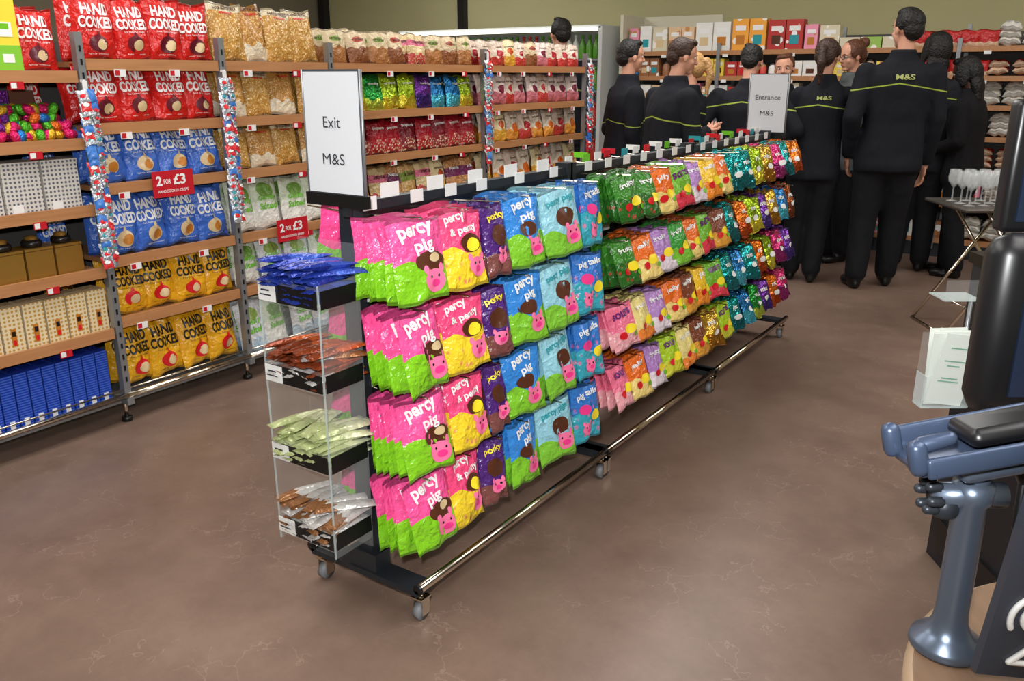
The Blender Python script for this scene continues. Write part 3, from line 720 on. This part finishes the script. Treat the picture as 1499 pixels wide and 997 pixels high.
for (cx,cz,ra,a0,a1) in((.045,.075,.028,-.6,3.6),(.045,.075,.014,0,6.28)):
    pts=[(cx+ra*math.cos(t),-.008,cz+ra*math.sin(t)) for t in np.linspace(a0,a1,20)]
    for p,q in zip(pts,pts[1:]): b.add(capsule(p,.0035,q,.0035,'ink_white',6),Mp)
b.add(capsule((.068,-.008,.06),.0035,(.03,-.008,.02),.0035,'ink_white',6),Mp); b.add(capsule((.03,-.008,.02),.0035,(.09,-.008,.02),.0035,'ink_white',6),Mp)
b.box((.12,.0,.255),(.24,.02,.012),'steel_blue',Mp)
o=RF(.507,.79); b.build('till_number_panel',(o[0],o[1],.825),TH)
# payment terminal bracket on pole
b=MB()
b.add(lathe([(.001,0),(.040,0),(.042,.004),(.040,.012),(.027,.02),(.020,.035),(.018,.05),(.018,.19),(.022,.195),(.022,.215),(.001,.22)],'steel_blue',32))
b.cyl((-.045,0,.20),(.035,0,.20),.015,'steel_blue',n=16); b.add(lathe([(.001,0),(.012,0),(.016,.004),(.016,.02),(.008,.024),(.001,.024)],'metal_dark',12),Matrix.Translation((-.03,-.0,.175)))
for i in range(6):
    t=i*math.pi/3; b.add(capsule((-.052,.016*math.cos(t),.2+.016*math.sin(t)),.006,(-.044,.016*math.cos(t),.2+.016*math.sin(t)),.006,'metal_dark',8))
b.cyl((0,0,.20),(.01,.0,.25),.013,'steel_blue',n=14)
Mt=Matrix.Translation((.004,0,.255))@Matrix.Rotation(-.2,4,'Y')@Matrix.Rotation(-.12,4,'X')
b.add(boxp((.02,0,0),(.21,.075,.012),'pad_blue',.005),Mt); b.add(boxp((.05,0,.024),(.15,.066,.022),'black_plastic',.010),Mt)
b.add(boxp((.02,-.041,.006),(.20,.009,.024),'pad_blue',.004),Mt); b.add(boxp((.0,.041,.016),(.17,.009,.03),'pad_blue',.004),Mt)
for s in(-1,1): b.add(boxp((-.085,s*.034,.018),(.02,.02,.04),'pad_blue',.008),Mt)
b.add(capsule((-.078,-.03,.03),.010,(-.05,-.034,.034),.008,'pad_blue',10),Mt)
b.add(boxp((.0,0,-.016),(.07,.05,.024),'steel_blue',.008),Mt)
pts=[(.05,.02,.24),(.075,.03,.20),(.07,.02,.15),(.085,0,.09),(.075,.01,.012)]
for p,q in zip(pts,pts[1:]): b.add(capsule(p,.006,q,.006,'black_plastic',10))
o=RF(.517,.865); b.build('payment_terminal',(o[0],o[1],.80),TH)
# till monitor
mat('screen_dark',(26,36,54),.12)
b=MB()
b.add(boxp((.2,0,.13),(.40,.06,.25),'black_plastic',.028)); b.box((.2,-.032,.13),(.32,.004,.18),'screen_dark')
b.add(boxp((.215,.045,.335),(.372,.03,.172),'black_plastic',.008)); b.box((.215,.028,.335),(.34,.004,.14),'screen_dark'); b.add(boxp((.22,.03,.25),(.28,.04,.05),'black_plastic',.01))
b.cyl((.25,.02,-.2),(.25,.02,.05),.025,'black_plastic',n=16); b.add(boxp((.25,.02,-.195),(.18,.16,.015),'black_plastic',.006))
o=RF(.622,1.1); b.build('till_monitor',(o[0],o[1],1.0),TH)
b=MB(); b.box((.3,0,.47),(.6,1.1,.94),'cab_grey'); b.box((.3,0,.955),(.62,1.12,.03),'black_plastic'); b.box((-.005,0,.1),(.01,1.0,.1),'black_plastic')
o=RF(1.32,1.85); b.build('till_cabinet',(o[0],o[1],0),TH)
# leaflet holder
mat('leaflet',(214,220,212),.5); mat('leaflet_green',(120,165,140),.5)
b=MB(); W=.11
b.box((0,.02,.09),(W,.003,.17),'acrylic'); b.box((0,-.02,.04),(W,.003,.08),'acrylic'); b.box((0,0,.0),(W,.04,.003),'acrylic_edge')
for s in(-1,1): b.box((s*W/2,0,.04),(.003,.04,.08),'acrylic_edge')
for k in range(6):
    Mk=Matrix.Translation((-.002+k*.002,-.012+.005*k,.006))@Matrix.Rotation(.12-.03*k,4,'X')@Matrix.Rotation(random.uniform(-.05,.12),4,'Y')
    b.box((0,0,.09),(.088,.0012,.18),'leaflet',Mk)
    if k==0:
        for i,zz in enumerate((.06,.068,.1,.112,.145)):
            b.box((-.005,-.0012,zz),(.05-.01*(i%3),.0006,.003),'leaflet_green',Mk)
b.box((.18,.03,.02),(.26,.02,.02),'metal_grey')
b.box((.05,.1,.24),(.09,.08,.003),'acrylic_edge'); b.box((.05,.06,.265),(.09,.003,.05),'acrylic'); b.cyl((.09,.1,.02),(.09,.1,.24),.005,'metal_grey')
o=RF(1.02,1.9); b.build('leaflet_holder',(o[0],o[1],.70),TH)
# folding table and glasses
b=MB()
mat('tray_top',(96,90,84),.3,.5)
b.add(boxp((.3,0,.735),(.66,.5,.02),'tray_top',.008))
for s in(-1,1):
    b.cyl((-.03,s*.2,0),(.45,s*.2,.725),.01,'chrome'); b.cyl((.63,s*.2,0),(.12,s*.2,.725),.01,'chrome')
b.cyl((-.03,-.2,.01),(-.03,.2,.01),.008,'chrome'); b.cyl((.63,-.2,.01),(.63,.2,.01),.008,'chrome'); b.cyl((.08,-.2,.17),(.08,.2,.17),.006,'chrome')
o=RF(2.53,4.95); b.build('folding_table',(o[0],o[1],0),TH)
mat('glass_clear',(240,245,245),.03,0,alpha=.16)
b=MB()
for i in range(4):
    for j in range(3):
        b.add(lathe([(.001,0),(.032,.001),(.03,.004),(.005,.01),(.004,.08),(.012,.09),(.032,.115),(.036,.14),(.03,.185),(.0295,.185),(.034,.14),(.03,.117),(.001,.095)],'glass_clear',20,(.05+i*.085,-.12+j*.1,0)))
b.build('wine_glasses',(o[0],o[1],.746),TH)
# ------------------------------------------------------------ PEOPLE
def fabric(name,col,stripes=(),rough=.85):
    m,nt,b=newmat(name); tc=N(nt,'ShaderNodeTexCoord'); sp=N(nt,'ShaderNodeSeparateXYZ'); nt.links.new(tc.outputs['Object'],sp.inputs[0])
    mp=N(nt,'ShaderNodeMapping'); mp.inputs['Scale'].default_value=(1,1,.55); mp.inputs['Rotation'].default_value=(.3,.2,0); nt.links.new(tc.outputs['Object'],mp.inputs[0])
    nz=N(nt,'ShaderNodeTexNoise'); nz.inputs['Scale'].default_value=7; nz.inputs['Detail'].default_value=2; nz.inputs['Distortion'].default_value=.8; nt.links.new(mp.outputs[0],nz.inputs['Vector'])
    c=mixc(nt,nz.outputs['Fac'],lin([x*.85 for x in col]),lin([x*1.15 for x in col]))
    for z0,hw,sc in stripes:
        zz=math_(nt,'MULTIPLY_ADD',math_(nt,'ABSOLUTE',sp.outputs[0]),-.16,z0+.012)
        d=math_(nt,'ABSOLUTE',math_(nt,'SUBTRACT',sp.outputs[2],zz)); c=mixc(nt,math_(nt,'LESS_THAN',d,hw),c,lin(sc))
    nt.links.new(c,b.inputs['Base Color']); b.inputs['Roughness'].default_value=rough; b.inputs['Specular IOR Level'].default_value=.25
    bp=N(nt,'ShaderNodeBump'); bp.inputs['Strength'].default_value=.7; bp.inputs['Distance'].default_value=.03
    nt.links.new(nz.outputs['Fac'],bp.inputs['Height']); nt.links.new(bp.outputs[0],b.inputs['Normal'])
    return name
mat('skin_light',(208,152,126),.5,var=.05,vscale=30); mat('skin_dark',(96,62,46),.5,var=.05,vscale=30)
mat('eye_white',(235,232,228),.2); mat('eye_dark',(35,25,20),.2); mat('lip',(176,92,84),.45); mat('shoe',(14,14,16),.35)
mat('hair_black',(18,15,14),.55,bump=.9,bscale=70); mat('hair_brown',(54,35,25),.5,bump=.9,bscale=70,var=.25,vscale=40); mat('hair_blonde',(184,142,92),.5,bump=.9,bscale=70,var=.25,vscale=40)
mat('hair_auburn',(88,52,34),.5,bump=.9,bscale=70,var=.25,vscale=40); mat('glasses_frame',(30,25,25),.3)
HV=(156,172,70)
fabric('trousers_black',(19,20,24))
hp=[ell((0,-.06,.62),(.335,.42,.38)),ell((0,.07,.38),(.265,.28,.34)),ell((0,.22,.11),(.12,.1,.09)),capsule((0,.34,.52),.035,(0,.40,.37),.05),ell((0,.29,.575),(.22,.07,.045)),
    ell((.335,-.03,.45),(.035,.075,.12)),ell((-.335,-.03,.45),(.035,.075,.12)),ell((.17,.2,.36),(.09,.09,.08)),ell((-.17,.2,.36),(.09,.09,.08)),ell((0,.3,.23),(.1,.045,.045)),
    ell((.04,.375,.36),(.03,.03,.025)),ell((-.04,.375,.36),(.03,.03,.025)),capsule((0,-.08,.25),.215,(0,-.13,-.3),.23)]
HV_,HF_=remesh(hp,.026,3)
hand_parts=[ell((0,0,-.05),(.015,.041,.052)),capsule((0,0,.02),.024,(0,0,-.02),.022)]
for y,L,a in((.03,.075,0),(.01,.084,0),(-.011,.078,0),(-.031,.06,0)):
    p=Vector((0,y,-.088)); ang=.15
    for sgm,r in((.45,.0095),(.3,.0088),(.25,.008)):
        q=p+Vector((-math.sin(ang),y*.6*.3,-math.cos(ang))).normalized()*L*sgm; hand_parts.append(capsule(p,r,q,r*.93,n=10)); p=q; ang+=.4
hand_parts+= [capsule((0,.026,-.025),.013,(-.008,.055,-.055),.011,n=10),capsule((-.008,.055,-.055),.011,(-.018,.062,-.088),.009,n=10)]
GV_,GF_=remesh(hand_parts,.0042,2)
def hair_parts(st):
    c=[ell((0,-.11,.67),(.36,.415,.36))]
    if st=='short': c+=[ell((0,-.3,.48),(.29,.22,.28)),ell((.3,-.06,.6),(.06,.16,.14)),ell((-.3,-.06,.6),(.06,.16,.14)),ell((.03,.12,.9),(.24,.2,.11)),ell((-.12,-.1,.98),(.16,.2,.07))]
    if st=='tall': c+=[ell((0,-.02,.9),(.29,.32,.17)),ell((0,-.3,.48),(.29,.22,.3)),ell((.3,-.06,.6),(.06,.16,.16)),ell((-.3,-.06,.6),(.06,.16,.16)),ell((.1,.1,1.0),(.14,.14,.06))]
    if st in('pony','bun'): c+=[ell((0,-.3,.5),(.32,.25,.32)),ell((.3,0,.62),(.07,.22,.2)),ell((-.3,0,.62),(.07,.22,.2))]
    if st=='pony': c+=[ell((0,-.58,.7),(.13,.12,.13)),capsule((0,-.62,.68),.11,(.03,-.72,.3),.13),capsule((.03,-.72,.3),.13,(0,-.64,-.3),.05)]
    if st=='bun': c+=[ell((0,-.5,.85),(.2,.18,.18))]
    if st=='long': c+=[ell((0,-.3,.45),(.37,.28,.45)),ell((.33,-.02,.42),(.09,.22,.42)),ell((-.33,-.02,.42),(.09,.22,.42)),ell((0,-.36,.0),(.35,.2,.45)),ell((0,-.36,-.35),(.28,.14,.3)),ell((0,.16,.9),(.25,.18,.12))]
    return c
HAIR={}
def rotv(V,M): A=np.array(M); return V@A[:3,:3].T+A[:3,3]
ARM={'hang':((.132,-.015,.635),(.132,.03,.485)),'fold':((.14,.02,.645),(.045,.15,.66)),'front':((.138,-.02,.64),(.09,.125,.585)),'hip':((.18,-.05,.66),(.12,.03,.56)),'up':((.15,.05,.66),(.08,.16,.76)),'pocket':((.142,-.04,.64),(.125,.04,.505))}
def person(name,X,Y,H,rel,jack,hair,hcol,skin='skin_light',arms=('hang','hang'),headturn=0,build=1.0,tilt=0,lean=0,step=0,logo=False,glasses=False,trous='trousers_black',stance=.05,side=0,roll=0):
    fem=hair in('pony','long','bun'); k=build
    parts=[]
    sw=.104*k if not fem else .093*k
    def sx(z): return side*max(0,z-.05)
    rows=[(.445,.104*k,.080*k),(.47,.107*k,.082*k),(.50,.104*k,.077*k),(.56,.099*k,.072*k),(.62,.094*k,.066*k),(.68,.098*k,.068*k),(.74,.105*k,.071*k),(.785,.102*k,.064*k),(.815,.080*k,.052*k),(.84,.054,.044),(.862,.038,.038)]
    parts.append(loft([(z*H,a*H,b_*H,sx(z)*H,(-.003+lean*(z-.45))*H) for z,a,b_ in rows]))
    arml=[]
    for s,ak in((1,arms[0]),(-1,arms[1])):
        e,w=ARM[ak]; dy=lean*.3
        sh=Vector((s*sw+sx(.8),dy-.004,.79))*H; e=Vector((s*e[0]*(sw/.108)+sx(.64),e[1]+dy*.6,e[2]))*H; w=Vector((s*w[0]*(sw/.108 if abs(w[0])>.08 else 1)+sx(.55),w[1]+dy*.6,w[2]))*H
        parts+= [capsule(sh,.036*H*k,e,.031*H*k),capsule(e,.031*H*k,w,.0245*H)]
        arml.append((s,e,w))
    for s in(1,-1):
        fx=s*stance; fy=step*s
        hip=Vector((s*.048+sx(.47),-.002,.475))*H; kn=Vector(((s*.048+fx)/2+sx(.27),fy*.5+.01,.27))*H; an=Vector((fx,fy,.05))*H
        parts+= [capsule(hip,.064*H*k**.5,kn,.049*H),capsule(kn,.049*H,an+Vector((0,-.006*H,.012*H)),.040*H)]
        to=an+Vector((s*.018*H,.085*H,-.030*H)); parts+= [capsule(an+Vector((0,-.022*H,-.027*H)),.021*H,to,.0175*H),ell(tuple(an+Vector((s*.012*H,.06*H,-.028*H))),(.026*H,.05*H,.019*H))]
    parts.append(loft([(.42*H,.07*H,.05*H,sx(.42)*H,0),(.46*H,.094*k*H,.07*k*H,sx(.46)*H,0),(.52*H,.09*k*H,.066*k*H,sx(.5)*H,0)]))
    parts.append(loft([(.83*H,.052*H,.052*H,sx(.83)*H,lean*.38*H),(.872*H,.041*H,.044*H,sx(.87)*H,(lean*.38+.002)*H)]))
    V,F=remesh(parts,.012,4)
    V[:,2]-=V[:,2].min()
    C=np.array([V[list(f)].mean(0) for f in F])
    def dseg(a,b_):
        a=np.array(a);b_=np.array(b_);t=np.clip(((C-a)@(b_-a))/((b_-a)@(b_-a)),0,1); return np.linalg.norm(C-(a+t[:,None]*(b_-a)),axis=1)
    lab=np.where(C[:,2]<.04*H,2,np.where(C[:,2]<.440*H,1,0))
    for s,e,w in arml: lab[(dseg(e,w)<.034*H*k)&(C[:,2]>.36*H)]=0
    mb=MB()
    for li,mm in((0,jack),(1,trous),(2,'shoe')):
        idx=np.where(lab==li)[0]
        if len(idx): mb.add(Piece(V,[F[i] for i in idx],mm))
    for s,e,w in arml:
        d=(w-e).normalized(); z=-d; y=Vector((0,1,0)) if abs(d.y)<.8 else Vector((0,0,1))
        x=y.cross(z).normalized(); y=z.cross(x).normalized()
        R=Matrix((x,y,z)).transposed().to_4x4()
        G=GV_.copy(); F2=GF_
        if s<0: G=G*np.array([-1,1,1]); F2=[f[::-1] for f in GF_]
        mb.add(Piece(rotv(G*H/1.75,Matrix.Translation(w+d*.022*H)@R),F2,skin))
    hh=.132*H*(1.02 if fem else 1); HM=Matrix.Translation((sx(.87)*H,(.012+lean*.45)*H,.872*H))@Matrix.Rotation(headturn,4,'Z')@Matrix.Rotation(tilt,4,'X')@Matrix.Rotation(roll,4,'Y')@Matrix.Scale(hh,4)
    mb.add(Piece(HV_,HF_,skin),HM)
    for s in(1,-1):
        mb.add(ell((s*.125,.275,.5),(.062,.05,.042),'eye_white',12,8),HM); mb.add(ell((s*.125,.318,.5),(.026,.012,.03),'eye_dark',10,6),HM)
        mb.add(ell((s*.13,.335,.595),(.075,.025,.016),hcol,10,6),HM)
    mb.add(ell((0,.338,.245),(.085,.02,.015),'lip',12,6),HM); mb.add(ell((0,.335,.218),(.07,.022,.018),'lip',12,6),HM)
    if glasses:
        for s in(1,-1):
            ring=[(s*.13+.085*math.cos(t),.385,.5+.065*math.sin(t)) for t in np.linspace(0,2*math.pi,17)]
            for p,q in zip(ring,ring[1:]): mb.add(cylp(p,q,.01,.01,'glasses_frame',6),HM)
            mb.add(cylp((s*.21,.38,.51),(s*.34,.0,.5),.01,.01,'glasses_frame',6),HM)
        mb.add(cylp((-.045,.39,.5),(.045,.39,.5),.01,.01,'glasses_frame',6),HM)
    if hair not in HAIR: HAIR[hair]=remesh(hair_parts(hair),.026,2)
    hv,hf=HAIR[hair]; mb.add(Piece(hv,hf,hcol),HM)
    if logo:
        bv=BVHTree.FromPolygons([tuple(v) for v in V],F)
        T2,TF=text2d('M&S',.12*logo,.034*logo,.02); out=[]
        for p in T2:
            X_=p[0]+sx(.78)*H
            hit=bv.ray_cast(Vector((X_,-1,.775*H+p[1])),Vector((0,1,0)))
            out.append((X_,(hit[0].y if hit[0] else -.1)-.004,.775*H+p[1]))
        mat('logo_yellow',(168,176,100),.5); mb.add(Piece(out,TF,'logo_yellow'))
    yaw=math.atan2(Y,X)-math.pi/2+math.radians(rel)
    return mb.build(name,(X,Y,0),yaw)
def J(n,H,col=(20,22,29),extra=(),w=.004,z=.742): return fabric(n,col,((z*H,w,HV),)+tuple((a*H,b_,c) for a,b_,c in extra))
J('jk8',1.87); J('jk6',1.68); J('jk4',1.64,z=.77); J('jk2',1.67,z=.71); J('jk3',1.6,extra=((.60,.028,HV),)); J('jk1',1.68,z=.68,w=.003); J('jk0',1.8); fabric('jk9',(26,27,33),((.75*1.74,.0035,HV),))
fabric('jk7',(80,84,84),((.76*1.7,.05,(206,214,200)),(.62*1.7,.04,HV))); fabric('jk10',(17,16,19)); J('jk5',1.6)
person('standing_man',-1.215,6.42,1.86,14,'jk8','tall','hair_black',arms=('hang','pocket'),build=1.12,headturn=.45,logo=1,stance=.062,step=.03,side=.025,roll=.04)
person('standing_woman',-1.685,6.33,1.68,4,'jk6','pony','hair_brown',arms=('fold','fold'),headturn=-.35,logo=.8,stance=.042,step=-.02,side=.03)
person('standing_woman',-.80,7.13,1.57,70,'jk10','long','hair_black','skin_dark',arms=('up','front'),tilt=-.25,build=1.08,lean=.06,step=.04)
person('standing_woman',-1.10,7.12,1.74,-10,'jk9','long','hair_black',arms=('front','hang'),headturn=.5,roll=.1,step=.03)
person('standing_woman',-1.673,7.22,1.70,125,'jk7','bun','hair_auburn',arms=('fold','up'),glasses=True,tilt=-.15,roll=-.06)
person('standing_woman',-2.09,6.88,1.60,172,'jk5','short','hair_auburn',arms=('front','front'),roll=.08)
person('standing_man',-2.15,6.10,1.65,4,'jk4','short','hair_black',arms=('hip','hip'),build=1.2,lean=.08,tilt=-.2,headturn=-.3,side=.04)
person('standing_woman',-2.46,5.90,1.60,52,'jk3','pony','hair_blonde',arms=('up','front'),headturn=.4,roll=.08)
person('standing_man',-2.38,5.28,1.67,-58,'jk2','short','hair_brown',arms=('fold','fold'),build=1.12,lean=.14,headturn=-.3,tilt=-.15)
person('standing_man',-2.85,5.66,1.68,-70,'jk1','short','hair_black',arms=('hang','front'),build=1.08,lean=.04)
person('standing_man',-4.1,6.88,1.92,20,'jk0','short','hair_black')
# ------------------------------------------------------------ lights, camera
mat('lamp_panel',(255,252,248),.5,emit=1.5)
for i,(x,y) in enumerate(((-5.8,1.5),(-2.4,1.0),(.8,1.5),(-5.8,5.8),(-2.4,5.2),(.8,5.6))):
    m=MB(); m.box((0,0,0),(1.2,2.6,.04),'lamp_panel'); m.build('ceiling_light',(x,y,3.175))
    l=bpy.data.lights.new('ceiling_area_light','AREA'); l.shape='RECTANGLE'; l.size=1.2; l.size_y=2.6; l.energy=52; l.color=(1,.98,.955)
    o=bpy.data.objects.new('ceiling_area_lamp',l); COL.objects.link(o); o.location=(x,y,3.13)
fl=bpy.data.lights.new('camera_flash','SPOT'); fl.energy=200; fl.spot_size=math.radians(100); fl.spot_blend=.6; fl.shadow_soft_size=.03; fl.color=(.98,.99,1)
fo=bpy.data.objects.new('camera_flash',fl); COL.objects.link(fo); fo.location=(-.03,-.05,1.60); fo.rotation_euler=(math.radians(80),0,math.radians(39))
w=bpy.data.worlds.new('world'); SC.world=w; w.use_nodes=True; w.node_tree.nodes['Background'].inputs[0].default_value=(.8,.85,.9,1); w.node_tree.nodes['Background'].inputs[1].default_value=.3
cam=bpy.data.cameras.new('camera'); cam.sensor_width=36; cam.lens=30.02; cam.clip_start=.05
co=bpy.data.objects.new('camera',cam); COL.objects.link(co); co.location=(0,0,1.45); co.rotation_euler=(math.radians(90-17.24),0,math.radians(33.9))
SC.camera=co
